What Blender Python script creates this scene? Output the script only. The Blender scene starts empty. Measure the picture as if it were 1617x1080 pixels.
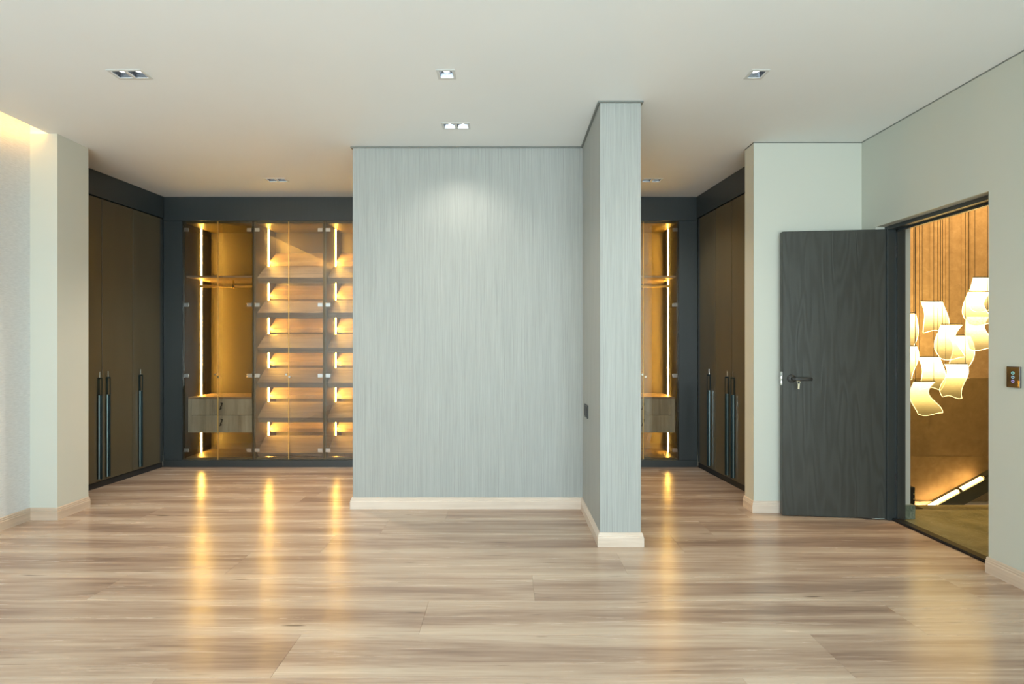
import bpy, bmesh, math, random
from mathutils import Vector, Matrix
random.seed(7)
PI = math.pi
S = bpy.context.scene
C = S.collection
# ------------------------------------------------------------------ camera, sky, light, exposure
F = 820.0; CX = 800.0; CY = 544.0; CH = 1.27; H = 2.80
cd = bpy.data.cameras.new('camera'); cam = bpy.data.objects.new('camera', cd); C.objects.link(cam)
cam.location = (0, 0, CH); cam.rotation_euler = (PI / 2, 0, 0)
cd.sensor_fit = 'HORIZONTAL'; cd.sensor_width = 36.0; cd.lens = 36.0 * F / 1617
cd.shift_x = (808.5 - CX) / 1617; cd.shift_y = (CY - 540) / 1617
cd.clip_start = 0.05; cd.clip_end = 200
S.camera = cam
w = bpy.data.worlds.new('sky'); S.world = w; w.use_nodes = True
wn = w.node_tree.nodes; bg = wn['Background']
sky = wn.new('ShaderNodeTexSky'); sky.sky_type = 'NISHITA'; sky.sun_disc = False
sky.sun_elevation = math.radians(40); sky.sun_rotation = math.radians(200)
w.node_tree.links.new(sky.outputs[0], bg.inputs[0]); bg.inputs[1].default_value = 0.12
def area(name, loc, rot, sx, sy, power, col):
    l = bpy.data.lights.new(name, 'AREA'); l.shape = 'RECTANGLE'; l.size = sx; l.size_y = sy
    l.energy = power; l.color = col
    o = bpy.data.objects.new(name, l); C.objects.link(o); o.location = loc; o.rotation_euler = rot
    return o
WINDOW_POWER = 215; WINDOW_COL = (0.66, 0.85, 1.0)
DOWN_POWER = 12; DOWN_COL = (1.0, 0.93, 0.82)
STRIP = 105.0; STRIP_COL = (1.0, 0.58, 0.10)
COVE = 26.0
HALL_SPOT = 270
area('window_daylight', (-0.3, -2.45, 1.5), (math.radians(79), 0, 0), 5.4, 2.4, WINDOW_POWER, WINDOW_COL)
area('ceiling_fill', (-0.3, -2.9, -.05), (math.radians(128), 0, 0), 5.4, 1.6, WINDOW_POWER * 1.15, (.95, .98, 1.0))  # added low area light, aimed up to brighten the ceiling
S.view_settings.view_transform = 'Standard'; S.view_settings.look = 'None'
S.view_settings.gamma = 1.0; S.view_settings.use_curve_mapping = False
S.view_settings.exposure = 0.52
S.cycles.use_denoising = True
S.cycles.max_bounces = 12; S.cycles.diffuse_bounces = 5; S.cycles.transparent_max_bounces = 24
S.cycles.sample_clamp_indirect = 6.0
S.cycles.caustics_reflective = False; S.cycles.caustics_refractive = False

# ------------------------------------------------------------------ materials
def mat(name, col=(.5, .5, .5), rough=.5, metal=0., spec=.5, emit=None, estr=0., coat=0.):
    m = bpy.data.materials.new(name); m.use_nodes = True
    b = m.node_tree.nodes['Principled BSDF']
    b.inputs['Base Color'].default_value = (*col, 1); b.inputs['Roughness'].default_value = rough
    b.inputs['Metallic'].default_value = metal; b.inputs['Specular IOR Level'].default_value = spec
    b.inputs['Coat Weight'].default_value = coat
    if emit:
        b.inputs['Emission Color'].default_value = (*emit, 1); b.inputs['Emission Strength'].default_value = estr
    return m
class NT:
    def __init__(s, m): s.m = m; s.t = m.node_tree; s.b = s.t.nodes['Principled BSDF']
    def n(s, k, **kw):
        x = s.t.nodes.new(k)
        for a, v in kw.items():
            if a.startswith('_'): setattr(x, a[1:], v)
            else: x.inputs[a.replace('__', ' ')].default_value = v
        return x
    def l(s, a, b): s.t.links.new(a, b)
    def coords(s, scale=(1, 1, 1), kind='Object', rnd=0):
        c = s.n('ShaderNodeTexCoord'); mp = s.n('ShaderNodeMapping'); mp.inputs['Scale'].default_value = scale
        src = c.outputs[kind]
        if rnd:
            oi = s.n('ShaderNodeObjectInfo'); mu = s.n('ShaderNodeMath', _operation='MULTIPLY'); mu.inputs[1].default_value = rnd
            s.l(oi.outputs['Random'], mu.inputs[0]); ad = s.n('ShaderNodeVectorMath', _operation='ADD')
            s.l(src, ad.inputs[0]); s.l(mu.outputs[0], ad.inputs[1]); src = ad.outputs[0]
        s.l(src, mp.inputs['Vector']); return mp.outputs[0]
    def noise(s, vec, scale, detail=4, rough=.55, dist=0.):
        x = s.n('ShaderNodeTexNoise'); x.inputs['Scale'].default_value = scale; x.inputs['Detail'].default_value = detail
        x.inputs['Roughness'].default_value = rough; x.inputs['Distortion'].default_value = dist
        s.l(vec, x.inputs['Vector']); return x.outputs['Fac']
    def ramp(s, fac, stops):
        r = s.n('ShaderNodeValToRGB'); e = r.color_ramp.elements
        while len(e) < len(stops): e.new(.5)
        for el, (p, c) in zip(e, stops): el.position = p; el.color = (*c, 1)
        s.l(fac, r.inputs['Fac']); return r.outputs['Color']
    def mix(s, fac, a, b, mode='MIX'):
        x = s.n('ShaderNodeMix', _data_type='RGBA', _blend_type=mode)
        if isinstance(fac, float): x.inputs[0].default_value = fac
        else: s.l(fac, x.inputs[0])
        for i, v in ((6, a), (7, b)):
            if isinstance(v, tuple): x.inputs[i].default_value = (*v, 1)
            else: s.l(v, x.inputs[i])
        return x.outputs[2]
    def bump(s, h, strength=.2, dist=.002):
        x = s.n('ShaderNodeBump'); x.inputs['Strength'].default_value = strength; x.inputs['Distance'].default_value = dist
        s.l(h, x.inputs['Height']); s.l(x.outputs[0], s.b.inputs['Normal'])
    def col(s, c): s.l(c, s.b.inputs['Base Color'])

def paint(name, c, rough=.6):
    m = mat(name, c, rough, spec=.25); t = NT(m); v = t.coords()
    n = t.noise(v, 1.3, 3); t.col(t.mix(n, tuple(x * .97 for x in c), tuple(min(1, x * 1.03) for x in c)))
    t.bump(t.noise(v, 220, 2), .08, .001); return m
M = {}
M['ceiling'] = paint('ceiling_paint', (.82, .84, .82), .7)
M['wall'] = paint('wall_paint', (.60, .615, .54), .6)
M['wall_shaded'] = paint('wall_paint_shaded', (.53, .55, .48), .6)  # same paint as the piers, darkened for the glancing light on this wall
M['hallwall'] = paint('hall_paint', (.66, .68, .60), .6)

def wallpaper_ribbed():
    m = mat('ribbed_wallpaper', rough=.55, spec=.3); t = NT(m)
    v = t.coords((210, 210, 2.0)); a = t.noise(v, 1.0, 2, .5)
    v2 = t.coords((420, 420, 8)); b = t.noise(v2, 1.0, 2)
    f = t.mix(.35, a, b)
    t.col(t.ramp(f, [(.25, (.295, .302, .28)), (.5, (.375, .385, .358)), (.75, (.45, .46, .43))]))
    t.bump(a, .5, .002); return m
M['ribbed'] = wallpaper_ribbed()
def wallpaper_left():
    m = mat('pale_textured_wallpaper', rough=.6, spec=.3); t = NT(m)
    v = t.coords((1, 8, 40)); a = t.noise(v, 3.5, 3, .6)
    t.col(t.ramp(a, [(.3, (.60, .61, .60)), (.7, (.70, .71, .70))])); t.bump(a, .35, .002); return m
M['leftpaper'] = wallpaper_left()

def wood(name, dark, mid, light, axis, rough=.35, rnd=37., grain=1.0, bump=.06, spec=.5, contrast=1.0):
    """axis = index along which the grain runs"""
    m = mat(name, rough=rough, spec=spec); t = NT(m)
    ax = (0, 1) if axis == 'xy' else (axis,)   # 'xy': mitred strips that run both ways
    sc = [9 * grain] * 3
    for i in ax: sc[i] = .75 * grain
    v = t.coords(tuple(sc), rnd=rnd); a = t.noise(v, 1.0, 5, .62, .9)
    sc2 = [70 * grain] * 3
    for i in ax: sc2[i] = 2.2 * grain
    v2 = t.coords(tuple(sc2), rnd=rnd); b = t.noise(v2, 1.0, 4, .6, .3)
    f = t.mix(.33, a, b)
    k = .17 / contrast
    c = t.ramp(f, [(.5 - k, dark), (.5, mid), (.5 + k, light)])
    t.col(c); t.bump(b, bump, .002); return m
def plank_material():
    m = mat('oak_plank', rough=.25, spec=.46); t = NT(m)
    oi = t.n('ShaderNodeObjectInfo')
    v = t.coords((.55, 7.5, 1), rnd=53.); a = t.noise(v, 1.0, 4, .55, .7)
    v2 = t.coords((1.6, 34, 1), rnd=31.); b = t.noise(v2, 1.0, 5, .65, .5)
    v3 = t.coords((4, 190, 1), rnd=71.); g = t.noise(v3, 1.0, 3, .6)
    f = t.mix(.36, a, b)
    # heartwood runs along the middle of each plank, paler sapwood at its edges
    tc = t.n('ShaderNodeTexCoord'); sp = t.n('ShaderNodeSeparateXYZ'); t.l(tc.outputs['Object'], sp.inputs[0])
    ab = t.n('ShaderNodeMath', _operation='ABSOLUTE'); t.l(sp.outputs[1], ab.inputs[0])
    mr = t.n('ShaderNodeMapRange', _interpolation_type='SMOOTHSTEP'); mr.inputs[1].default_value = .03; mr.inputs[2].default_value = .145
    mr.inputs[3].default_value = -.035; mr.inputs[4].default_value = .075; t.l(ab.outputs[0], mr.inputs[0])
    ad = t.n('ShaderNodeMath', _operation='ADD'); t.l(f, ad.inputs[0]); t.l(mr.outputs[0], ad.inputs[1]); f = ad.outputs[0]
    c = t.ramp(f, [(.34, (.25, .16, .115)), (.44, (.375, .255, .185)), (.53, (.54, .40, .295)), (.66, (.68, .54, .41))])
    c = t.mix(.22, c, t.ramp(g, [(.3, (.24, .16, .115)), (.6, (.54, .41, .305))]))
    # dark knots and short cracks
    v4 = t.coords((2.0, 26, 1), rnd=17.); k = t.noise(v4, 1.6, 2, .5, .2)
    kf = t.ramp(k, [(.70, (0, 0, 0)), (.78, (1, 1, 1))])
    c = t.mix(kf, c, (.20, .14, .10))
    tone = t.ramp(oi.outputs['Random'], [(0., (.93, .92, .91)), (1., (1.0, 1.0, .99))])
    c = t.mix(1.0, c, tone, 'MULTIPLY'); t.col(c)
    t.l(t.ramp(b, [(.3, (.20,) * 3), (.7, (.29,) * 3)]), t.b.inputs['Roughness'])
    t.bump(b, .05, .002); return m
M['plank'] = plank_material()
M['subfloor'] = mat('subfloor', (.45, .35, .26), .8)
M['base'] = wood('pale_oak_baseboard', (.56, .45, .35), (.68, .56, .45), (.76, .65, .54), 'xy', .4, bump=.04)
M['base_shaded'] = wood('pale_oak_baseboard_shaded', (.47, .36, .26), (.57, .45, .34), (.66, .54, .42), 'xy', .4, bump=.04)  # same oak as the other baseboards, toned darker for the right wall's shade
M['shelf'] = wood('walnut_shelf', (.23, .155, .10), (.36, .255, .17), (.48, .365, .255), 0, .45)
M['drawer'] = wood('grey_walnut_drawer', (.28, .24, .18), (.46, .41, .33), (.60, .55, .46), 2, .45)
M['frame'] = mat('dark_satin_lacquer', (.034, .041, .042), .32, spec=.7)
M['side_door'] = mat('bronze_brown_lacquer', (.094, .079, .047), .36, spec=.5)
M['inner'] = mat('bronze_inner_panel', (.125, .089, .033), .42, spec=.4)
def add_brush(m, base, sc=(60, 60, 1.2), k=.12):
    t = NT(m); a = t.noise(t.coords(sc), 1.5, 3)
    t.col(t.mix(a, tuple(x * (1 - k) for x in base), tuple(x * (1 + k) for x in base)))
add_brush(M['frame'], (.034, .042, .043)); add_brush(M['side_door'], (.094, .079, .047), (4, 4, 1)); add_brush(M['inner'], (.125, .089, .033))
M['inner_shaded'] = mat('shaded_bronze_side_panel', (.045, .034, .017), .42, spec=.35)  # panel colour darkened for the shade beside the light strip
M['chrome'] = mat('chrome', (.75, .76, .74), .18, 1.0)
M['steel'] = mat('brushed_steel', (.55, .72, .76), .28, 1.0)
M['blade'] = mat('dark_teal_handle', (.012, .028, .030), .3, 0.3)
M['brass'] = mat('brass', (.80, .58, .25), .25, 1.0)
M['rod_and_glint'] = mat('gold_rod_and_edge_glint', (.80, .55, .18), .35, .6)  # metal of the rod; on pane edges it paints a glint
M['black'] = mat('black_matte', (.012, .012, .012), .4)
M['trim'] = mat('grey_shadow_trim', (.20, .21, .19), .5)
M['plinth_gap'] = mat('shadow_gap', (.02, .02, .02), .7)
M['strip'] = mat('led_strip', (1, .8, .5), .5, emit=STRIP_COL, estr=STRIP)
M['strip_dim'] = mat('led_strip_dim', (1, .8, .5), .5, emit=STRIP_COL, estr=STRIP * .36)
M['cove_led'] = mat('cove_led', (1, .8, .5), .5, emit=(1, .52, .14), estr=COVE)
M['lamp'] = mat('lamp_lens', (1, 1, 1), .5, emit=(1, .98, .93), estr=9)
M['reflector'] = mat('reflector', (.20, .22, .25), .22, .9)
M['lighttrim'] = mat('white_light_trim', (.62, .63, .60), .45)
def glass(name, tint, refl=1.0, rough=.0, ior=1.52):
    m = bpy.data.materials.new(name); m.use_nodes = True; t = m.node_tree; t.nodes.clear()
    out = t.nodes.new('ShaderNodeOutputMaterial'); mx = t.nodes.new('ShaderNodeMixShader')
    tr = t.nodes.new('ShaderNodeBsdfTransparent'); tr.inputs[0].default_value = (*tint, 1)
    gl = t.nodes.new('ShaderNodeBsdfGlossy'); gl.inputs['Roughness'].default_value = rough; gl.inputs[0].default_value = (refl,) * 3 + (1,)
    fr = t.nodes.new('ShaderNodeFresnel'); fr.inputs[0].default_value = 1.52
    gm = t.nodes.new('ShaderNodeNewGeometry'); io = t.nodes.new('ShaderNodeMapRange')   # same reflectance from both faces of the pane
    io.inputs[3].default_value = ior; io.inputs[4].default_value = 1 / ior
    t.links.new(gm.outputs['Backfacing'], io.inputs[0]); t.links.new(io.outputs[0], fr.inputs[0])
    t.links.new(fr.outputs[0], mx.inputs[0]); t.links.new(tr.outputs[0], mx.inputs[1]); t.links.new(gl.outputs[0], mx.inputs[2])
    t.links.new(mx.outputs[0], out.inputs[0]); return m
M['glass'] = glass('bronze_glass', (.87, .85, .80), ior=1.8)
M['clear'] = glass('clear_glass', (.96, .98, .97))
M['rail_glass'] = glass('tinted_balustrade_glass', (.77, .77, .72))
def door_wood():
    m = mat('charcoal_oak', rough=.38, spec=.45); t = NT(m)
    v = t.coords((11, 11, 1.3)); n = t.noise(v, 1.0, 1.5, .35, .25)
    mu = t.n('ShaderNodeMath', _operation='MULTIPLY'); mu.inputs[1].default_value = 42.; t.l(n, mu.inputs[0])
    sn = t.n('ShaderNodeMath', _operation='SINE'); t.l(mu.outputs[0], sn.inputs[0])
    mr = t.n('ShaderNodeMapRange'); mr.inputs[1].default_value = -1; mr.inputs[2].default_value = 1; t.l(sn.outputs[0], mr.inputs[0])
    fine = t.noise(t.coords((160, 160, 3)), 1.0, 3, .6)
    f = t.mix(.4, mr.outputs[0], fine)
    t.col(t.ramp(f, [(.10, (.043, .044, .037)), (.5, (.051, .053, .046)), (.9, (.058, .061, .053))]))
    t.bump(f, .35, .002); return m
M['door'] = door_wood()
def marble():
    m = mat('green_brown_marble', rough=.28, spec=.5); t = NT(m)
    v = t.coords(); a = t.noise(v, 3.2, 8, .65, 1.2); b = t.noise(v, 9, 6, .6, 2.0)
    c = t.ramp(a, [(.3, (.12, .125, .06)), (.55, (.235, .22, .115)), (.75, (.32, .29, .16))])
    vein = t.ramp(b, [(.49, (0, 0, 0)), (.505, (1, 1, 1)), (.52, (0, 0, 0))])
    c = t.mix(vein, c, (.34, .33, .25)); t.col(c); return m
M['marble'] = marble()
def marble2():
    m = mat('green_marble_skirting', rough=.3); t = NT(m)
    v = t.coords(); a = t.noise(v, 22, 8, .7, 1.5)
    t.col(t.ramp(a, [(.35, (.07, .10, .07)), (.6, (.20, .24, .18)), (.7, (.42, .45, .36))])); return m
M['marble2'] = marble2()
def stucco():
    m = mat('bronze_suede_wallcovering', rough=.6, spec=.3); t = NT(m)
    v = t.coords(); a = t.noise(v, 14, 8, .7, .6)
    t.col(t.ramp(a, [(.3, (.37, .25, .135)), (.55, (.45, .315, .18)), (.75, (.53, .385, .235))])); t.bump(a, .2, .003); return m
M['stucco'] = stucco()
def leaf_mat():
    m = bpy.data.materials.new('glowing_acrylic'); m.use_nodes = True; t = m.node_tree; t.nodes.clear()
    out = t.nodes.new('ShaderNodeOutputMaterial'); mx = t.nodes.new('ShaderNodeMixShader')
    tr = t.nodes.new('ShaderNodeBsdfTransparent'); tr.inputs[0].default_value = (.95, .9, .75, 1)
    em = t.nodes.new('ShaderNodeEmission'); em.inputs[0].default_value = (1, .68, .22, 1)
    tc = t.nodes.new('ShaderNodeTexCoord'); sp = t.nodes.new('ShaderNodeSeparateXYZ')
    t.links.new(tc.outputs['Object'], sp.inputs[0])
    mr = t.nodes.new('ShaderNodeMapRange')   # hangs from z=0 down to z=-.31: edge-lit from the top bar
    mr.inputs[1].default_value = -.31; mr.inputs[2].default_value = 0; mr.inputs[3].default_value = 0; mr.inputs[4].default_value = 1
    t.links.new(sp.outputs[2], mr.inputs[0]); pw = t.nodes.new('ShaderNodeMath'); pw.operation = 'POWER'; pw.inputs[1].default_value = 2.2
    ma = t.nodes.new('ShaderNodeMath'); ma.operation = 'MULTIPLY_ADD'; ma.inputs[1].default_value = 13.0; ma.inputs[2].default_value = .5
    t.links.new(mr.outputs[0], pw.inputs[0]); t.links.new(pw.outputs[0], ma.inputs[0]); t.links.new(ma.outputs[0], em.inputs[1])
    mx.inputs[0].default_value = .62
    t.links.new(tr.outputs[0], mx.inputs[1]); t.links.new(em.outputs[0], mx.inputs[2]); t.links.new(mx.outputs[0], out.inputs[0]); return m
M['leaf'] = leaf_mat()
M['leaf_edge'] = mat('glowing_edge', (1, .9, .6), .4, emit=(1, .78, .36), estr=3.0)
M['rail_led'] = mat('rail_led', (1, .8, .5), .5, emit=(1, .62, .24), estr=22)
M['key'] = mat('key_metal', (.80, .74, .55), .3, .8)
M['ring_a'] = mat('touch_ring_teal', (.1, .4, .4), .4, emit=(.25, .75, .75), estr=.7)
M['ring_b'] = mat('touch_ring_blue', (.1, .3, .4), .4, emit=(.3, .5, .7), estr=.6)
M['ring_c'] = mat('touch_ring_violet', (.2, .2, .5), .4, emit=(.3, .28, .65), estr=.6)
M['switch'] = mat('dark_bronze_glass_plate', (.030, .018, .010), .12, spec=.7)
M['socket'] = mat('graphite_plastic', (.045, .047, .045), .4)

# ------------------------------------------------------------------ geometry helpers
def BM(): return bmesh.new()
def box(bm, x0, x1, y0, y1, z0, z1, bev=0.):
    r = bmesh.ops.create_cube(bm, size=1.0); vs = r['verts']
    for v in vs:
        v.co = Vector(((x0 + x1) / 2 + v.co.x * (x1 - x0), (y0 + y1) / 2 + v.co.y * (y1 - y0), (z0 + z1) / 2 + v.co.z * (z1 - z0)))
    if bev:
        es = list({e for v in vs for e in v.link_edges})
        bmesh.ops.bevel(bm, geom=es, offset=bev, segments=1, affect='EDGES', clamp_overlap=True)
    return bm
def B(*a, bev=0.): return box(BM(), *a, bev=bev)
def cyl(bm, p, q, r, seg=16, r2=None):
    p = Vector(p); q = Vector(q); d = q - p
    mt = Matrix.Translation((p + q) / 2) @ d.to_track_quat('Z', 'Y').to_matrix().to_4x4()
    bmesh.ops.create_cone(bm, cap_ends=True, segments=seg, radius1=r, radius2=r if r2 is None else r2, depth=d.length, matrix=mt)
    return bm
def prism(bm, poly, axis, a, b):
    """poly of 2D points extruded along axis index from a to b"""
    def P(u, v, t):
        c = [u, v]; c.insert(axis, t); return Vector(c)
    n = len(poly)
    A = [bm.verts.new(P(u, v, a)) for u, v in poly]; Bv = [bm.verts.new(P(u, v, b)) for u, v in poly]
    bm.faces.new(A[::-1]); bm.faces.new(Bv)
    for i in range(n): bm.faces.new((A[i], A[(i + 1) % n], Bv[(i + 1) % n], Bv[i]))
    return bm
def tube(bm, pts, r, seg=8, closed=False):
    pts = [Vector(p) for p in pts]; n = len(pts); rings = []
    for i, p in enumerate(pts):
        a = pts[(i - 1) % n] if (i or closed) else p; b = pts[(i + 1) % n] if (i < n - 1 or closed) else p
        d = (b - a).normalized(); q = d.to_track_quat('Z', 'Y')
        rings.append([bm.verts.new(p + q @ Vector((r * math.cos(2 * PI * k / seg), r * math.sin(2 * PI * k / seg), 0))) for k in range(seg)])
    m = n if closed else n - 1
    for i in range(m):
        A = rings[i]; Bq = rings[(i + 1) % n]
        best = min(range(seg), key=lambda s: (A[0].co - Bq[s].co).length)
        for k in range(seg):
            bm.faces.new((A[k], A[(k + 1) % seg], Bq[(k + 1 + best) % seg], Bq[(k + best) % seg]))
    if not closed: bm.faces.new(rings[0][::-1]); bm.faces.new(rings[-1])
    return bm
FR = {}
def mk(name, bm, m, parent=None, world=True, smooth=False):
    bmesh.ops.recalc_face_normals(bm, faces=bm.faces)
    root = parent
    while root is not None and root.parent is not None: root = root.parent
    if world and root is not None and root.name in FR: bm.transform(FR[root.name].inverted())
    me = bpy.data.meshes.new(name); bm.to_mesh(me); bm.free()
    if smooth:
        for p in me.polygons: p.use_smooth = True
    if m is not None: me.materials.append(M[m] if isinstance(m, str) else m)
    o = bpy.data.objects.new(name, me); C.objects.link(o)
    if parent: o.parent = parent
    return o
def tag(o, label=None, cat=None, group=None, kind=None):
    if label: o['label'] = label
    if cat: o['category'] = cat
    if group: o['group'] = group
    if kind: o['kind'] = kind
    return o
def empty(name, loc, rz=0., **kw):
    o = bpy.data.objects.new(name, None); C.objects.link(o); o.location = loc; o.rotation_euler = (0, 0, rz)
    o.empty_display_size = .1
    FR[o.name] = Matrix.Translation(loc) @ Matrix.Rotation(rz, 4, 'Z'); tag(o, **kw); return o
def struct(name, bm, m, label, parent=None, smooth=False):
    o = mk(name, bm, m, parent, smooth=smooth)
    if parent is None: tag(o, label, 'building part', kind='structure')
    return o
def X(px, Y): return (px - CX) * Y / F
def Z(py, Y): return CH - (py - CY) * Y / F

# ------------------------------------------------------------------ the setting
LX = -3.46; RX = 2.687; REAR = -2.0
YP = 3.77; YP2 = 4.05       # left pier
YC = 4.02                   # centre wall face
BACK = 5.38                 # plane of the glass wardrobes
YR = 3.93                   # right pier face
# floor: sub floor with separate planks
floor = struct('floor', B(-3.75, 2.84, REAR, 5.44, -.06, -.012), 'subfloor', 'pale oak plank floor of the room')
ROW = .2975; PL = 2.23
offs = {0: -.90, 1: -.385, 2: .14, 3: .67, 4: -1.14, 5: -.85, 6: -.445, 7: .55, 8: -1.6, 9: .15, 10: -.7, 11: .9, -1: .9, -2: .35, -3: -.2}
meshes = {}
def plank_mesh(L, Wd):
    k = (round(L, 3), round(Wd, 3))
    if k not in meshes:
        bm = B(-L / 2 + .0003, L / 2 - .0003, -Wd / 2 + .0003, Wd / 2 - .0003, -.012, 0, bev=.0007)
        bmesh.ops.recalc_face_normals(bm, faces=bm.faces)
        me = bpy.data.meshes.new('plank'); bm.to_mesh(me); bm.free(); me.materials.append(M['plank']); meshes[k] = me
    return meshes[k]
r0 = math.floor((REAR - 1.977) / ROW)
r = r0
while 1.977 + r * ROW < 5.44:
    y0 = max(REAR, 1.977 + r * ROW); y1 = min(5.44, 1.977 + (r + 1) * ROW)
    off = offs.get(r, (r * .62) % PL)
    xl = -3.70 if y1 > YP else LX
    xr = 2.78
    if y0 >= 3.75: xr = 2.60
    k = math.floor((xl - off) / PL)
    while off + k * PL < xr:
        a = max(xl, off + k * PL); b = min(xr, off + (k + 1) * PL); k += 1
        if b - a < .03: continue
        if r in (6,) and False: pass
        o = bpy.data.objects.new('plank', plank_mesh(b - a, y1 - y0)); C.objects.link(o)
        o.parent = floor; o.location = ((a + b) / 2, (y0 + y1) / 2, 0)
    r += 1
# ceiling with light openings and the cove slot at the left
LIGHTS = [(-2.133, 2.94, 2), (-.341, 2.94, 1), (1.416, 2.94, 1), (-.354, 3.634, 2), (-2.138, 4.83, 2), (1.351, 4.84, 2)]
CELL = .080
def openings():
    r = []
    for x, y, n in LIGHTS:
        for i in range(n):
            cx = x + (i - (n - 1) / 2) * .092
            r.append((cx - CELL / 2, cx + CELL / 2, y - CELL / 2, y + CELL / 2))
    return r
def slab(z0, z1, x0, x1, y0, y1, holes):
    xs = sorted({x0, x1, *[v for h in holes for v in h[:2] if x0 < v < x1]}); ys = sorted({y0, y1, *[v for h in holes for v in h[2:] if y0 < v < y1]})
    def solid(i, j):
        if i < 0 or j < 0 or i >= len(xs) - 1 or j >= len(ys) - 1: return False
        cx = (xs[i] + xs[i + 1]) / 2; cy = (ys[j] + ys[j + 1]) / 2
        return not any(h[0] < cx < h[1] and h[2] < cy < h[3] for h in holes)
    bm = BM(); V = {}
    def v(i, j, k):
        if (i, j, k) not in V: V[i, j, k] = bm.verts.new((xs[i], ys[j], (z0, z1)[k]))
        return V[i, j, k]
    for i in range(len(xs) - 1):
        for j in range(len(ys) - 1):
            if not solid(i, j): continue
            bm.faces.new((v(i, j, 0), v(i, j + 1, 0), v(i + 1, j + 1, 0), v(i + 1, j, 0)))
            bm.faces.new((v(i, j, 1), v(i + 1, j, 1), v(i + 1, j + 1, 1), v(i, j + 1, 1)))
            if not solid(i - 1, j): bm.faces.new((v(i, j, 0), v(i, j, 1), v(i, j + 1, 1), v(i, j + 1, 0)))
            if not solid(i + 1, j): bm.faces.new((v(i + 1, j, 0), v(i + 1, j + 1, 0), v(i + 1, j + 1, 1), v(i + 1, j, 1)))
            if not solid(i, j - 1): bm.faces.new((v(i, j, 0), v(i + 1, j, 0), v(i + 1, j, 1), v(i, j, 1)))
            if not solid(i, j + 1): bm.faces.new((v(i, j + 1, 0), v(i, j + 1, 1), v(i + 1, j + 1, 1), v(i + 1, j + 1, 0)))
    return bm
SLOT = -3.325
struct('ceiling', slab(H, H + .025, -4.35, RX, REAR, 6.05, openings() + [(-4.4, SLOT, REAR - 1, YP)]), 'ceiling', 'flat white painted ceiling with square recessed lights')
cov = BM(); box(cov, -3.60, -2.95, REAR, YP + .05, 2.98, 3.02); box(cov, -2.99, -2.95, REAR, YP + .05, H + .026, 2.98); box(cov, -3.6, -2.99, YP + .001, YP + .05, H + .026, 2.98)
struct('trim_1', cov, 'ceiling', 'raised cove above the ceiling slot along the left wall')
led = tag(mk('cove_light_strip', B(SLOT + .008, SLOT + .020, REAR + .05, YP - .02, H + .034, H + .052), 'cove_led'),
          'warm light strip hidden in the ceiling slot over the left wall', 'light')
# walls
struct('wall_left', B(LX - .15, LX, REAR, YP, 0, 2.98), 'leftpaper', 'pale textured wallpaper wall at the left edge')
struct('wall_left_pier', B(-4.3, -3.262, YP, YP2, 0, H), 'wall', 'white wall pier in front of the left wardrobes')
struct('wall_closet_left', B(-4.35, -4.25, YP2, 6.05, 0, H), 'wall', 'wall behind the left wardrobes')
struct('wall_back', B(-4.25, 2.75, 5.95, 6.05, 0, H), 'wall', 'wall behind the glazed wardrobes')
struct('wall_closet_right', B(2.68, 2.75, YR + .15, 5.95, 0, H), 'wall', 'wall behind the right wardrobes')
struct('wall_center', B(-1.191, .845, YC, YC + .2, 0, H), 'ribbed', 'grey ribbed wallpaper partition wall in the middle')
struct('wall_center_stub', B(.588, .845, 3.27, YC, 0, H), 'ribbed', 'grey ribbed wallpaper wall end jutting forward')
struct('wall_right_pier', B(1.870, RX, YR, YR + .145, 0, H), 'wall', 'white wall pier behind the open door')
# right wall with door opening y DN..DF
DN = 2.895; DF = 3.782; OX = 2.94; DT = 2.125
wr = BM()
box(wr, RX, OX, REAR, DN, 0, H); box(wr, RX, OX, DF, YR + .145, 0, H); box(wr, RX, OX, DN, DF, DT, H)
struct('wall_right', wr, 'wall_shaded', 'white wall on the right, shade put in its colour, with the doorway')
# rear wall with wide window
rw = BM(); wx0, wx1, wz0, wz1 = -3.0, 2.3, .15, 2.6
box(rw, -3.6, wx0, REAR - .2, REAR, 0, H); box(rw, wx1, OX, REAR - .2, REAR, 0, H)
box(rw, wx0, wx1, REAR - .2, REAR, 0, wz0); box(rw, wx0, wx1, REAR - .2, REAR, wz1, H + .2)
struct('wall_rear', rw, 'wall', 'rear wall with the wide window behind the viewer')
wf = BM()
for i in range(5):
    x = wx0 + (wx1 - wx0) * i / 4; box(wf, max(wx0, x - .03), min(wx1, x + .03), REAR - .13, REAR - .07, wz0, wz1)
box(wf, wx0, wx1, REAR - .13, REAR - .07, wz0, wz0 + .05); box(wf, wx0, wx1, REAR - .13, REAR - .07, wz1 - .05, wz1)
wo = struct('window_1', wf, 'frame', 'wide dark framed window in the rear wall')
for i in range(4):
    a = wx0 + (wx1 - wx0) * i / 4 + .032; b = wx0 + (wx1 - wx0) * (i + 1) / 4 - .032
    mk('pane', B(a, b, REAR - .104, REAR - .098, wz0 + .052, wz1 - .052), 'clear', wo)

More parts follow.
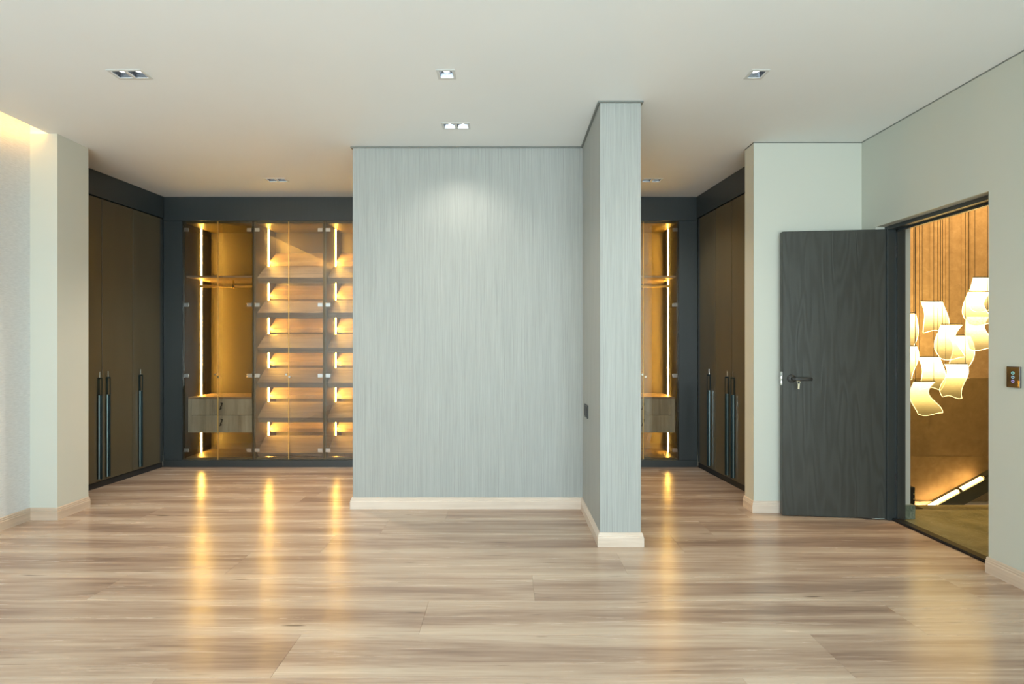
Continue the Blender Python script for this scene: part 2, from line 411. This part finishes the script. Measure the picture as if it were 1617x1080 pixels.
# baseboards
PROF = [(0, 0), (.017, 0), (.017, .058), (.014, .062), (.014, .070), (.010, .074), (.010, .082), (.006, .087), (0, .087)]
def offset_path(pts, d):
    out = []
    n = len(pts)
    for i, p in enumerate(pts):
        p = Vector(p); ns = []
        for a, b in ((i - 1, i), (i, i + 1)):
            if a < 0 or b >= n: continue
            t = (Vector(pts[b]) - Vector(pts[a])).normalized(); ns.append(Vector((t.y, -t.x)))
        if len(ns) == 1: out.append(p + ns[0] * d)
        else:
            s = ns[0] + ns[1]; out.append(p + s * (d / (1 + ns[0].dot(ns[1]))))
    return out
def sweep(pts, prof, z0=0.):
    bm = BM(); cols = []
    for (d, z) in prof: cols.append([bm.verts.new((p.x, p.y, z + z0)) for p in offset_path(pts, d)])
    n = len(prof)
    for j in range(n):
        A = cols[j]; Bc = cols[(j + 1) % n]
        for i in range(len(pts) - 1): bm.faces.new((A[i], A[i + 1], Bc[i + 1], Bc[i]))
    bm.faces.new([c[0] for c in cols][::-1]); bm.faces.new([c[-1] for c in cols]); return bm
# paths run so that the room lies to their right hand side
bl = struct('baseboard_left', sweep([(LX, REAR + .01), (LX, YP), (-3.262, YP), (-3.262, YP2)], PROF), 'base_shaded', 'pale oak stepped baseboard along the left wall')
struct('baseboard_center', sweep([(-1.191, YC + .19), (-1.191, YC), (.588, YC), (.588, 3.27), (.845, 3.27), (.845, YC + .19)], PROF), 'base', 'pale oak stepped baseboard round the grey partition')
struct('baseboard_right_pier', sweep([(1.870, YR + .145), (1.870, YR), (RX, YR), (RX, DF + .01)], PROF), 'base', 'pale oak baseboard round the white pier')
struct('baseboard_right', sweep([(RX, DN + .004), (RX, REAR + .01)], PROF), 'base_shaded', 'oak baseboard on the right wall next to the doorway')
TP = [(0, 0), (.014, 0), (.014, .010), (0, .010)]
struct('trim_2', sweep([(-1.191, YC + .19), (-1.191, YC), (.588, YC), (.588, 3.27), (.845, 3.27), (.845, YC + .19)], TP, H - .0105), 'trim', 'thin grey shadow trim on top of the partition')
TP2 = [(0, 0), (.004, 0), (.004, .006), (0, .006)]
struct('trim_3', sweep([(1.870, YR + .145), (1.870, YR), (RX, YR), (RX, REAR + .01)], TP2, H - .0065), 'trim', 'thin shadow line where the right walls meet the ceiling')

# ------------------------------------------------------------------ door
door = empty('door_1', (2.80, DF - .03, 0), kind='structure', label='charcoal oak door standing open against the white pier', cat='building part')
fr = BM()
# frame: two jambs and head with a rebate
for (ya, yb) in ((DF - .032, DF), (DN, DN + .032)):
    box(fr, 2.752, 2.882, ya, yb, 0, DT, bev=.002)
box(fr, 2.752, 2.882, DN + .032, DF - .032, DT - .026, DT, bev=.002)
box(fr, 2.812, 2.835, DN + .032, DF - .032, DT - .040, DT - .026); box(fr, 2.812, 2.835, DF - .046, DF - .032, 0, DT - .026); box(fr, 2.812, 2.835, DN + .032, DN + .046, 0, DT - .026)
mk('door_frame', fr, 'frame', door)
mk('threshold', B(2.785, 2.845, DN, DF, 0.0, .016, bev=.003), 'black', door)
# leaf, slightly turned from the hinge
hx, hy = 2.806, 3.765; fx, fy = 2.043, 3.845
dv = Vector((fx - hx, fy - hy)); LW = dv.length; ang = math.atan2(dv.y, dv.x)
LM = Matrix.Translation((hx, hy, 0)) @ Matrix.Rotation(ang, 4, 'Z')   # local x to the free edge, local -y away from viewer
def leafpart(name, bm, m, parent, smooth=False):
    bm.transform(LM); return mk(name, bm, m, parent, smooth=smooth)
leaf = leafpart('door_leaf', B(0, LW, -.044, 0, .006, 2.107, bev=.003), 'door', door)
LH = Z(598, 3.83)
d0 = LW - .062
hb = BM(); cyl(hb, (d0, -.002, LH), (d0, .010, LH), .030, 28); cyl(hb, (d0, .010, LH), (d0, .052, LH), .010, 14)
tube(hb, [(d0 + .004, .048, LH), (d0 - .02, .052, LH), (d0 - .06, .052, LH), (d0 - .122, .050, LH)], .0115, 12)
hd = leafpart('door_handle', hb, 'socket', leaf, True); hd['label'] = 'round rose lever handle in black'
lp = BM(); box(lp, LW - .001, LW + .0015, -.034, -.010, LH - .05, LH + .05); box(lp, LW, LW + .010, -.028, -.016, LH - .002, LH + .018, bev=.002); box(lp, LW, LW + .004, -.027, -.017, LH - .036, LH - .018)
lo = leafpart('lock_plate', lp, 'chrome', leaf); lo['label'] = 'steel latch plate in the door edge'
for z in (.25, 1.05, 1.9):
    b = BM(); cyl(b, (hx + .006, hy - .014, z), (hx + .006, hy - .014, z + .09), .007, 12); mk('hinge', b, 'black', door, smooth=False)
# keys in the lock
kp = LM @ Vector((d0 - .030, .006, LH - .006))
keys = empty('key_set', kp, ang, label='small brass keys hanging from the lock under the black door handle', cat='keys')
kb = BM(); cyl(kb, (.0, 0, 0), (0, .026, 0), .004, 10); tube(kb, [(.0 + .011 * math.cos(a), .034, .011 * math.sin(a)) for a in [2 * PI * i / 14 for i in range(14)]], .003, 6, True)
mk('key_head', kb, 'key', keys, world=False, smooth=True)
kb = BM(); tube(kb, [(-.002 + .010 * math.cos(a), .038, -.018 + .012 * math.sin(a)) for a in [2 * PI * i / 14 for i in range(14)]], .0016, 6, True)
mk('key_ring', kb, 'key', keys, world=False, smooth=True)
kb = BM(); prism(kb, [(-.010, -.028), (.004, -.026), (.003, -.04), (.005, -.066), (-.007, -.068), (-.009, -.045)], 1, .036, .0395)
mk('spare_key', kb, 'key', keys, world=False)

# ------------------------------------------------------------------ back wardrobes
WX0 = X(288, BACK); WX1 = X(1072, BACK); UW = (WX1 - WX0) / 7
ZB = .075; ZT = Z(349, BACK); YI = 5.87; TH = .018
ZH = [Z(y, BACK) for y in (363, 481.5, 593, 711)]
fs = empty('wardrobe_surround', (WX0, BACK, 0), label='dark grey fascia, plinth and corner stiles framing the glazed wardrobes', cat='cabinet frame')
BL = -3.555; BR = 1.975
mk('fascia', B(BL, BR, BACK - .004, BACK + .03, ZT + .002, H - .002), 'frame', fs)
mk('plinth', B(BL, BR, BACK - .004, BACK + .03, 0.001, ZB - .002), 'frame', fs)
mk('stile', B(BL, WX0 - .001, BACK - .002, BACK + .03, ZB, ZT), 'frame', fs)
mk('stile', B(WX1 + .001, BR, BACK - .002, BACK + .03, ZB, ZT), 'frame', fs)
def L_board(y0, z0, length, slope, t, lip):
    c, s = math.cos(slope), math.sin(slope)
    pts = [(0, 0), (length, 0), (length, t), (t, t), (t, lip), (0, lip)]
    return [(y0 + u * c + n * s, z0 + u * s - n * c) for u, n in pts]
def carcass(u, mir):
    """local frame: x 0..UW, y 0 at the glass plane"""
    pm = 'inner_shaded' if u.name.startswith('hanging') else 'inner'
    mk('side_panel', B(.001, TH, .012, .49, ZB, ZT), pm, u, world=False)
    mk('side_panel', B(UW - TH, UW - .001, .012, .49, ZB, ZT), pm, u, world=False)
    mk('back_panel', B(TH, UW - TH, .49, .505, ZB, ZT), 'inner', u, world=False)
    mk('top_panel', B(TH, UW - TH, .034, .49, ZT - TH, ZT), 'inner', u, world=False)
    mk('bottom_panel', B(TH, UW - TH, .034, .49, ZB, ZB + TH), 'inner', u, world=False)
    sx = (UW - TH - .003, UW - TH - .0005) if mir else (TH + .0005, TH + .003)
    st = mk('light_strip', B(*sx, .293, .315, ZB + TH + .002, ZT - TH - .002), 'strip', u, world=False); st['label'] = 'glowing warm vertical light strip'
def glass_doors(u):
    for k in (0, 1):
        a, b = (.004, UW / 2 - .002) if k == 0 else (UW / 2 + .002, UW - .004)
        g = mk('glass_door', B(a, b, -.001, .004, ZB + .003, ZT - .003), 'glass', u, world=False)
        ex = (b - .0022, b + .0008) if k == 0 else (a - .0008, a + .0012)
        mk('edge_glint', B(ex[0], ex[1], -.002, .0055, ZB + .003, ZT - .003), 'rod_and_glint', g, world=False)  # gold strip put in for pane edges catching the strip light
        for z in ZH:
            s = 1 if k == 0 else -1; x = a if k == 0 else b
            hb = BM(); xs = sorted((x + s * .012, x + s * .062)); box(hb, xs[0], xs[1], -.005, -.0012, z - .019, z + .019, bev=.001)
            xs = sorted((x + s * .014, x + s * .060)); box(hb, xs[0], xs[1], .0045, .012, z - .017, z + .017, bev=.001)
            xs = sorted((x + s * .016, x + s * .050)); box(hb, xs[0], xs[1], .012, .030, z - .008, z + .008, bev=.002)
            cyl(hb, (x + s * .038, .030, z), (x + s * .038, .036, z), .010, 12)
            mk('hinge', hb, 'chrome', g, world=False)
        kx = UW / 2 + (-.016 if k == 0 else .016); kz = ZH[2] + (.012 if k == 0 else -.012)
        kb = BM(); cyl(kb, (kx, -.004, kz), (kx, -.018, kz), .005, 10); cyl(kb, (kx, -.018, kz), (kx, -.026, kz), .011, 16)
        mk('knob', kb, 'chrome', g, world=False)
def hanging_unit(ux, mir, label, group):
    u = empty('hanging_wardrobe', (ux, BACK, 0), label=label, cat='wardrobe', group=group)
    carcass(u, mir)
    xa, xb = TH + .005, UW - TH - .001
    if mir: xa, xb = TH + .001, UW - TH - .005
    zs = Z(435.5, BACK + .03)
    sh = mk('shelf', B(xa, xb, .03, .488, zs - .020, zs, bev=.001), 'shelf', u, world=False)
    zr = Z(452, BACK + .25)
    rb = BM(); box(rb, xa, xb, .245, .259, zr - .014, zr + .014, bev=.004)
    rod = mk('hanging_rod', rb, 'rod_and_glint', u, world=False)
    bb = BM(); xm = UW / 2 + .03; box(bb, xm - .006, xm + .006, .246, .258, zr + .014, zs - .021); box(bb, xm - .012, xm + .012, .243, .261, zr - .018, zr + .018, bev=.002)
    mk('rod_bracket', bb, 'brass', rod, world=False)
    # drawer box
    z1 = Z(627, BACK + .06); z0 = Z(683, BACK + .06); zm = Z(655.5, BACK + .06)
    xs = (xa, xb)
    cs = BM(); box(cs, xs[0], xs[1], .062, .488, z1 - .018, z1, bev=.001)
    mk('drawer_top', cs, 'shelf', u, world=False)
    cb = BM(); st0 = (xs[0], xs[0] + .035) if not mir else (xs[1] - .035, xs[1])
    box(cb, st0[0], st0[1], .062, .488, z0, z1 - .019)
    e0 = (xs[1] - .012, xs[1]) if not mir else (xs[0], xs[0] + .012)
    box(cb, e0[0], e0[1], .062, .488, z0, z1 - .019)
    box(cb, xs[0] + .036 if not mir else xs[0] + .013, xs[1] - .013 if not mir else xs[1] - .036, .082, .488, z0, z0 + .014)
    mk('drawer_case', cb, 'drawer', u, world=False)
    da = st0[1] + .002 if not mir else e0[1] + .002; db = e0[0] - .002 if not mir else st0[0] - .002
    for (a, b) in ((zm + .002, z1 - .0205), (z0, zm - .002)):
        d = mk('drawer', B(da, db, .060, .080, a, b, bev=.001), 'drawer', u, world=False)
        x = UW / 2 + .01; zc = (a + b) / 2 + (.012 if a > zm else .018)
        hb = BM(); tube(hb, [(x - .016, .044, zc - .036), (x - .006, .044, zc - .028), (x - .004, .042, zc - .006), (x + .007, .042, zc + .010), (x + .008, .044, zc + .028), (x - .006, .046, zc + .034)], .0055, 8)
        cyl(hb, (x - .006, .046, zc - .028), (x - .006, .060, zc - .028), .005, 8); cyl(hb, (x + .007, .046, zc + .026), (x + .007, .060, zc + .026), .005, 8)
        mk('drawer_pull', hb, 'black', d, world=False, smooth=True)
    glass_doors(u); return u
def shoe_unit(ux, label, group):
    u = empty('shoe_wardrobe', (ux, BACK, 0), label=label, cat='wardrobe', group=group)
    carcass(u, False)
    sl = math.atan(.75)
    for k in range(6):
        z0 = 1.967 - .3655 * k
        a = L_board(.034, z0, .245, sl, .018, .066 if z0 > .2 else .05)
        mk('shelf', prism(BM(), a, 0, TH + .005, UW - TH - .001), 'shelf', u, world=False)
        a = L_board(.315, z0 + .212, .195, sl, .018, .055)
        mk('shelf', prism(BM(), a, 0, TH + .005, UW - TH - .001), 'shelf', u, world=False)
    st = mk('light_strip', B(UW - TH - .003, UW - TH - .0005, .293, .315, ZB + TH + .002, ZT - TH - .002), 'strip_dim', u, world=False); st['label'] = 'glowing warm vertical light strip'
    glass_doors(u); return u
def copy_tree(o, parent=None):
    c = o.copy(); C.objects.link(c)
    if parent is not None: c.parent = parent
    for ch in list(o.children): copy_tree(ch, c)
    return c
GR = 'glazed wardrobe units along the back wall'
hanging_unit(WX0, False, 'leftmost glazed wardrobe unit with hanging rod and two drawers', GR)
s0 = shoe_unit(WX0 + UW, 'glazed shoe wardrobe with sloping shelves beside the leftmost hanging unit', GR)
lab = {2: 'glazed shoe wardrobe partly hidden behind the left end of the partition',
       3: 'glazed shoe wardrobe wholly behind the left half of the partition', 4: 'glazed shoe wardrobe wholly behind the right half of the partition',
       5: 'glazed shoe wardrobe behind the forward wall end, next to the right hanging unit'}
for i in range(2, 6):
    c = copy_tree(s0); c.location = (WX0 + i * UW, BACK, 0); c['label'] = lab[i]
hanging_unit(WX0 + 6 * UW, True, 'glazed wardrobe unit with hanging rod and drawers right of the partition end', GR)

# ------------------------------------------------------------------ side wardrobes
def side_frame(A, Bp, sgn):
    """returns matrix; local +y runs along the fronts away from the viewer, local +x*sgn into the room"""
    d = Vector((Bp[0] - A[0], Bp[1] - A[1])); a = math.atan2(d.y, d.x) - PI / 2
    return a, d.length
def s_of(px, A, Bp):
    k = (px - CX) / F; dx, dy = Bp[0] - A[0], Bp[1] - A[1]; L = math.hypot(dx, dy)
    return (k * A[1] - A[0]) / (dx - k * dy) * L
def pull(s, sg, parent):
    hb = BM()
    def bx(bm, a, b, *r, bev=0): xs = sorted((sg * a, sg * b)); box(bm, xs[0], xs[1], *r, bev=bev)
    bx(hb, .001, .036, s - .005, s + .005, .082, .822, bev=.0015)
    bx(hb, .001, .004, s - .012, s + .012, .082, .975)
    h = mk('handle', hb, 'blade', parent, world=False)
    rb = BM(); bx(rb, .010, .020, s - .014, s - .0055, .082, .822, bev=.001)
    q = mk('handle_rod', rb, 'steel', h, world=False); q['label'] = 'bright steel strip'
    lb = BM(); bx(lb, .031, .036, s - .004, s + .004, .822, .972); bx(lb, .001, .036, s - .004, s + .004, .966, .978)
    mk('handle_loop', lb, 'blade', h, world=False)
    tb = BM(); cyl(tb, (sg * .016, s - .004, .978), (sg * .016, s - .004, 1.030), .0045, 10)
    mk('handle_tip', tb, 'chrome', h, world=False)
def side_set(A, Bp, sg, pxs, pulls, labels, side):
    """pxs: seam pixels near to far; sg=+1 fronts face +x"""
    a, L = side_frame(A, Bp, sg)
    ss = [s_of(p, A, Bp) for p in pxs]
    near = -.36
    def root(name, s, lab, cat='wardrobe'):
        p = Matrix.Translation((A[0], A[1], 0)) @ Matrix.Rotation(a, 4, 'Z')
        return empty(name, (A[0], A[1], 0), a, label=lab, cat=cat)
    def bx(x0, x1, *r, bev=0):
        xs = sorted((sg * x0, sg * x1)); return B(xs[0], xs[1], *r, bev=bev)
    edges = [near] + ss            # near end, seam 1, seam 2, far end of doors
    u = root('wardrobe', 0, labels[0])
    mk('body', bx(-.56, -.024, near, ss[1] - .002, .055, 2.572), 'frame', u, world=False)
    for i in (0, 1):
        d = mk('door', bx(-.022, 0, edges[i] + .003, edges[i + 1] - .003, .058, 2.566, bev=.0015), 'side_door', u, world=False)
        pull(s_of(pulls[i], A, Bp), sg, d)
    u2 = root('wardrobe', 0, labels[1])
    mk('body', bx(-.56, -.024, ss[1] + .002, L - .012, .055, 2.572), 'frame', u2, world=False)
    d = mk('door', bx(-.022, 0, ss[1] + .003, ss[2] - .002, .058, 2.566, bev=.0015), 'side_door', u2, world=False)
    pull(s_of(pulls[2], A, Bp), sg, d)
    mk('corner_filler', bx(-.022, -.006, ss[2] + .001, L - .012, .058, 2.566), 'frame', u2, world=False)
    f = root('wardrobe_fascia', 0, labels[2], 'cabinet frame')
    mk('fascia', bx(-.03, .003, near, L - .012, 2.576, H - .002), 'frame', f, world=False)
    mk('plinth', bx(-.045, -.012, near, L - .012, .001, .052), 'plinth_gap', f, world=False)
side_set((-3.62, 4.45), (-3.548, 5.38), 1, (161, 209.7, 253), (155.5, 168.5, 220),
         ('left tall bronze brown wardrobe with two doors nearest the white pier', 'left single door bronze brown wardrobe in the corner beside the glazed units', 'dark fascia and plinth strip over and under the left bronze wardrobes'), 'left')
side_set((2.045, 4.45), (1.970, 5.38), -1, (1155.7, 1130, 1105), (1159.8, 1150.5, 1121.8),
         ('right tall bronze brown wardrobe with two doors beside the pier behind the open door', 'right single door bronze brown wardrobe in the corner beside the glazed unit', 'dark fascia and plinth strip over and under the right bronze wardrobes'), 'right')

# ------------------------------------------------------------------ ceiling lights
def downlight(x, y, n, label):
    t = empty('recessed_light', (x, y, H), label=label, cat='ceiling light', group='square recessed ceiling lights')
    W2 = (.092 * (n - 1) + CELL) / 2 + .012; D2 = CELL / 2 + .012
    holes = [(((i - (n - 1) / 2) * .092 - CELL / 2 + .003), ((i - (n - 1) / 2) * .092 + CELL / 2 - .003), -CELL / 2 + .003, CELL / 2 - .003) for i in range(n)]
    mk('trim_frame', slab(-.003, .001, -W2, W2, -D2, D2, holes), 'lighttrim', t, world=False)
    for (a, b, c, d) in holes:
        bm = BM(); cx = (a + b) / 2
        V0 = [bm.verts.new(p) for p in ((a, c, 0), (b, c, 0), (b, d, 0), (a, d, 0))]
        k = .72; V1 = [bm.verts.new((cx + (p[0] - cx) * k, p[1] * k, .026)) for p in ((a, c), (b, c), (b, d), (a, d))]
        for i in range(4): bm.faces.new((V0[i], V0[(i + 1) % 4], V1[(i + 1) % 4], V1[i]))
        bm.faces.new(V1)
        mk('reflector', bm, 'reflector', t, world=False)
        lb = BM(); cyl(lb, (cx, 0, .019), (cx, 0, .0255), .017, 24); mk('lamp', lb, 'lamp', t, world=False)
        l = bpy.data.lights.new('lamp_beam', 'SPOT'); l.energy = DOWN_POWER * (4.2 if y > 4.5 and x < 0 else 1.8 if y > 4.5 else .75 if y > 3.5 else 1 if n == 2 else 1.6); l.color = DOWN_COL
        l.spot_size = math.radians(122); l.spot_blend = 1.0; l.shadow_soft_size = .03
        o = bpy.data.objects.new('lamp_beam', l); C.objects.link(o); o.parent = t; o.location = (cx, 0, .002)
LL = ['double square recessed ceiling light at the front left', 'single square recessed ceiling light at the front centre', 'single square recessed ceiling light at the front right',
      'double square recessed ceiling light just in front of the grey partition', 'double square recessed ceiling light before the left glazed wardrobes', 'double square recessed ceiling light between partition end and right wardrobes']
for (x, y, n), lb in zip(LIGHTS, LL): downlight(x, y, n, lb)

# ------------------------------------------------------------------ small wall fittings
sw = empty('touch_switch', (RX, 2.745, 1.04), label='dark bronze touch switch with three lit rings on the right wall', cat='switch')
mk('switch_plate', B(RX - .010, RX, 2.708, 2.783, 1.042, 1.153, bev=.002), 'switch', sw)
for i, (yy, mm) in enumerate(((589, 'ring_a'), (595.5, 'ring_b'), (602, 'ring_c'))):
    zz = Z(yy, 2.75); b = BM()
    yc = RX * F / (1602.5 - CX)
    tube(b, [(RX - .0105, yc + .0062 * math.cos(a), zz + .0062 * math.sin(a)) for a in [2 * PI * k / 20 for k in range(20)]], .0017, 6, True)
    o = mk('touch_ring', b, mm, sw); o['label'] = ('teal', 'blue', 'violet')[i] + ' glowing ring'
mk('brass_strip', B(RX - .0125, RX - .0098, 2.709, 2.716, 1.045, 1.08), 'brass', sw)
so = empty('wall_socket', (.588, 3.80, .73), label='small dark double socket low on the side of the partition end', cat='socket')
mk('socket_plate', B(.578, .588, 3.735, 3.868, .735, .83, bev=.002), 'socket', so)
for (a, b) in ((3.742, 3.780), (3.784, 3.822), (3.826, 3.862)):
    mk('socket_insert', B(.5755, .579, a, b, .748, .818, bev=.001), 'black', so)

# ------------------------------------------------------------------ hall beyond the doorway
YF = 4.10; YW = 5.30
struct('floor_hall', B(2.846, 6.6, 1.2, YF, -.25, .004), 'marble', 'green brown marble landing floor beyond the doorway')
struct('wall_hall_far', B(2.75, 6.6, YW, YW + .1, .13, 4.4), 'stucco', 'bronze suede textured stairwell wall')
struct('wall_hall_lower', B(2.75, 6.6, YW - .006, YW + .1, -2.9, .128), 'stucco', 'lower bronze wall of the stairwell')
struct('wall_hall_side', B(2.75, OX, YR + .146, YW, -2.9, 4.4), 'hallwall', 'side wall of the stairwell')
struct('wall_hall_right', B(6.6, 6.7, 1.1, YW + .1, -2.9, 4.4), 'hallwall', 'right wall of the landing')
struct('wall_hall_near', B(OX, 6.6, 1.1, 1.2, -.25, 4.4), 'hallwall', 'near wall of the landing')
struct('wall_hall_upper', B(OX - .1, OX, 1.1, YR + .146, H + .03, 4.4), 'hallwall', 'upper wall over the doorway in the hall')
struct('ceiling_hall', B(2.75, 6.7, 1.1, YW + .1, 4.4, 4.5), 'ceiling', 'ceiling over the stairwell')
struct('floor_stairwell', B(2.75, 6.6, YF - .8, YW, -2.95, -2.9), 'marble', 'lower floor of the stairwell')
struct('trim_4', B(OX, 6.6, YW - .030, YW - .007, Z(798, YW) - .02, Z(790.5, YW)), 'base', 'pale ledge strip low on the stairwell wall')
struct('baseboard_hall', sweep([(2.884, DF + .0), (OX, DF + .0), (OX, YR + .14)], [(0, .004), (.02, .004), (.02, .105), (0, .105)]), 'marble2', 'green marble skirting at the end of the door wall')
# handrail with light
rl = empty('stair_handrail', (4.3, YW - .1, -.4), label='dark sloping stair rail with a glowing light line on the far wall', cat='handrail')
Yr = 5.17
p0 = (X(1480, Yr), Z(797, Yr)); p1 = (X(1556, Yr), Z(756, Yr)); dd = Vector((p1[0] - p0[0], p1[1] - p0[1])).normalized(); nn = Vector((dd.y, -dd.x))
def rp(t, n): q = Vector(p0) + dd * t + nn * n; return (q.x, q.y)
Lr = math.hypot(p1[0] - p0[0], p1[1] - p0[1])
def rquad(bm, t0, t1, n0, n1, y0, y1):
    return prism(bm, [rp(t0, n0), rp(t1, n0), rp(t1, n1), rp(t0, n1)], 1, y0, y1)
mk('rail_body', rquad(BM(), -.55, 1.6, .012, .135, Yr + .01, YW - .008), 'frame', rl)
for (a, b) in ((-.5, Lr * .50), (Lr * .56, Lr)):
    o = mk('light_line', rquad(BM(), a, b, -.008, .010, Yr + .03, Yr + .055), 'rail_led', rl); o['label'] = 'glowing warm light line'
mk('rail_joint', rquad(BM(), Lr * .505, Lr * .555, -.014, .012, Yr + .02, Yr + .07), 'black', rl)
mk('rail_top', rquad(BM(), Lr * 1.02, 1.6, -.012, .012, Yr + .02, Yr + .07), 'frame', rl)
# glass balustrade with post
bz = Z(597, 4.05)
bal = empty('glass_balustrade', (3.6, 4.05, 0), label='bronze tinted glass balustrade at the landing edge', cat='balustrade')
mk('glass_panel', B(OX + .03, 6.5, 4.045, 4.057, .03, bz), 'rail_glass', bal)
xb = X(1440, 4.03)
pb = B(xb - .02, xb + .018, 4.02, 4.085, .004, .165, bev=.003); mk('bracket', pb, 'black', bal)
for z in (.075, .115):
    b = BM(); cyl(b, (xb + .004, 4.014, z), (xb + .004, 4.021, z), .006, 12); mk('bolt', b, 'chrome', bal)
mk('base_plate', B(xb - .03, xb + .06, 4.0, 4.09, .0045, .008), 'black', bal)
# pendants
def pendant(px0, px1, pyt, pyb, Y, style, label):
    x0, x1 = X(px0, Y), X(px1, Y); zt = Z(pyt, Y); h = Z(pyt, Y) - Z(pyb, Y); wd = x1 - x0; xc = (x0 + x1) / 2
    t = empty('pendant_light', (xc, Y, zt), label=label, cat='pendant light', group='wavy acrylic pendant lights in the stairwell')
    k, ph, am, tw = style
    N, Mm = 16, 22; bm = BM(); G = []
    def P(u, v):   # u 0..1 across, v 0..1 down
        s = 1.35 * am * (math.sin(ph + k * v * 2 * PI) - math.sin(ph))
        x = (u - .5) * wd * (1 + .06 * math.sin(v * PI)) + s + .010 * (math.sin(v * 6 + u * 2.5) - math.sin(u * 2.5))
        y = .012 * math.sin(u * PI * 1.3 + v * 4 + ph) + tw * v * (u - .5)
        z = -v * h + (.014 * math.sin(u * PI * 1.6 + ph) * v)
        return Vector((x, y, z))
    for j in range(Mm + 1): G.append([P(i / N, j / Mm) for i in range(N + 1)])
    V = [[bm.verts.new(p) for p in row] for row in G]
    for j in range(Mm):
        for i in range(N): bm.faces.new((V[j][i], V[j][i + 1], V[j + 1][i + 1], V[j + 1][i]))
    r = bmesh.ops.solidify(bm, geom=bm.faces[:], thickness=.003)
    lf = mk('acrylic_leaf', bm, 'leaf', t, world=False, smooth=True)
    edge = [G[j][0] for j in range(Mm + 1)] + G[Mm][1:] + [G[j][N] for j in range(Mm - 1, -1, -1)]
    eb = BM(); tube(eb, edge, .0028, 6); o = mk('lit_edge', eb, 'leaf_edge', t, world=False, smooth=True); o['label'] = 'bright glowing edge'
    bb = BM(); tube(bb, [G[0][i] + Vector((0, 0, .004)) for i in range(0, N + 1, 2)], .0055, 8); mk('top_bar', bb, 'black', t, world=False)
    for u in (1, N - 1):
        q = G[0][u]; cb = BM(); cyl(cb, q + Vector((0, 0, .006)), Vector((q.x, q.y, 4.395 - zt)), .0016, 6)
        mk('cable', cb, 'black', t, world=False)
PEND = [
    (1453, 1488, 476, 524, 4.86, (.62, -.9, .024, 0.), 'wavy glowing pendant highest left of the middle of the doorway'),
    (1408, 1444, 495, 544, 4.80, (.5, 0., .030, 0.), 'upper glowing pendant cut by the door frame edge'),
    (1411, 1446, 547, 597, 4.66, (.8, 0., .022, 0.), 'lower glowing pendant cut by the door frame edge'),
    (1486, 1521, 513, 566, 4.745, (.52, 3.14, .046, .0), 'wavy glowing pendant at the centre of the doorway'),
    (1497, 1530, 530, 578, 4.90, (.5, 0., .044, 0.), 'glowing pendant overlapping just behind the central one'),
    (1449, 1483, 564, 614, 4.68, (.62, -.7, .026, 0.), 'wavy glowing pendant left, directly above the lowest one'),
    (1492, 1525, 575, 627, 4.62, (.85, .2, .022, .0), 'second lowest glowing pendant crossing the glass top edge'),
    (1443, 1478, 603, 654, 4.58, (.72, 3.14, .036, .0), 'lowest wavy glowing pendant at lower left'),
    (1537, 1572, 438.5, 490, 4.76, (.5, 3.14, .036, 0.), 'highest glowing pendant at the right side of the doorway'),
    (1529, 1566, 461, 512, 4.66, (.55, 3.14, .042, 0.), 'glowing pendant just below the highest one on the right'),
    (1527, 1563, 500, 551, 4.70, (.75, 3.14, .022, 0.), 'lowest of the three glowing pendants on the right'),
]
for p in PEND: pendant(*p)
cnp = empty('pendant_canopy', (4.25, 4.72, 4.39), label='ceiling plate high in the stairwell holding the pendant cables', cat='light canopy')
mk('canopy_plate', B(3.4, 5.1, 4.5, 5.0, 4.396, 4.40 - .0005), 'frame', cnp)
def hall_spot(x, y, z, tx, ty, tz, power, size, soft=.03):
    l = bpy.data.lights.new('hall_light', 'SPOT'); l.energy = power; l.color = (1, .66, .28); l.spot_size = math.radians(size); l.spot_blend = .6; l.shadow_soft_size = soft
    o = bpy.data.objects.new('hall_light', l); C.objects.link(o); o.location = (x, y, z)
    o.rotation_euler = (Vector((tx, ty, tz)) - Vector((x, y, z))).to_track_quat('-Z', 'Y').to_euler()
hall_spot(4.4, 4.25, 3.9, 4.5, 5.3, 1.2, HALL_SPOT, 95, .02)
hall_spot(4.6, 3.2, 3.9, 4.2, 3.5, 0, HALL_SPOT * .45, 80, .05)  # added spot that brightens the marble landing, no lamp known there
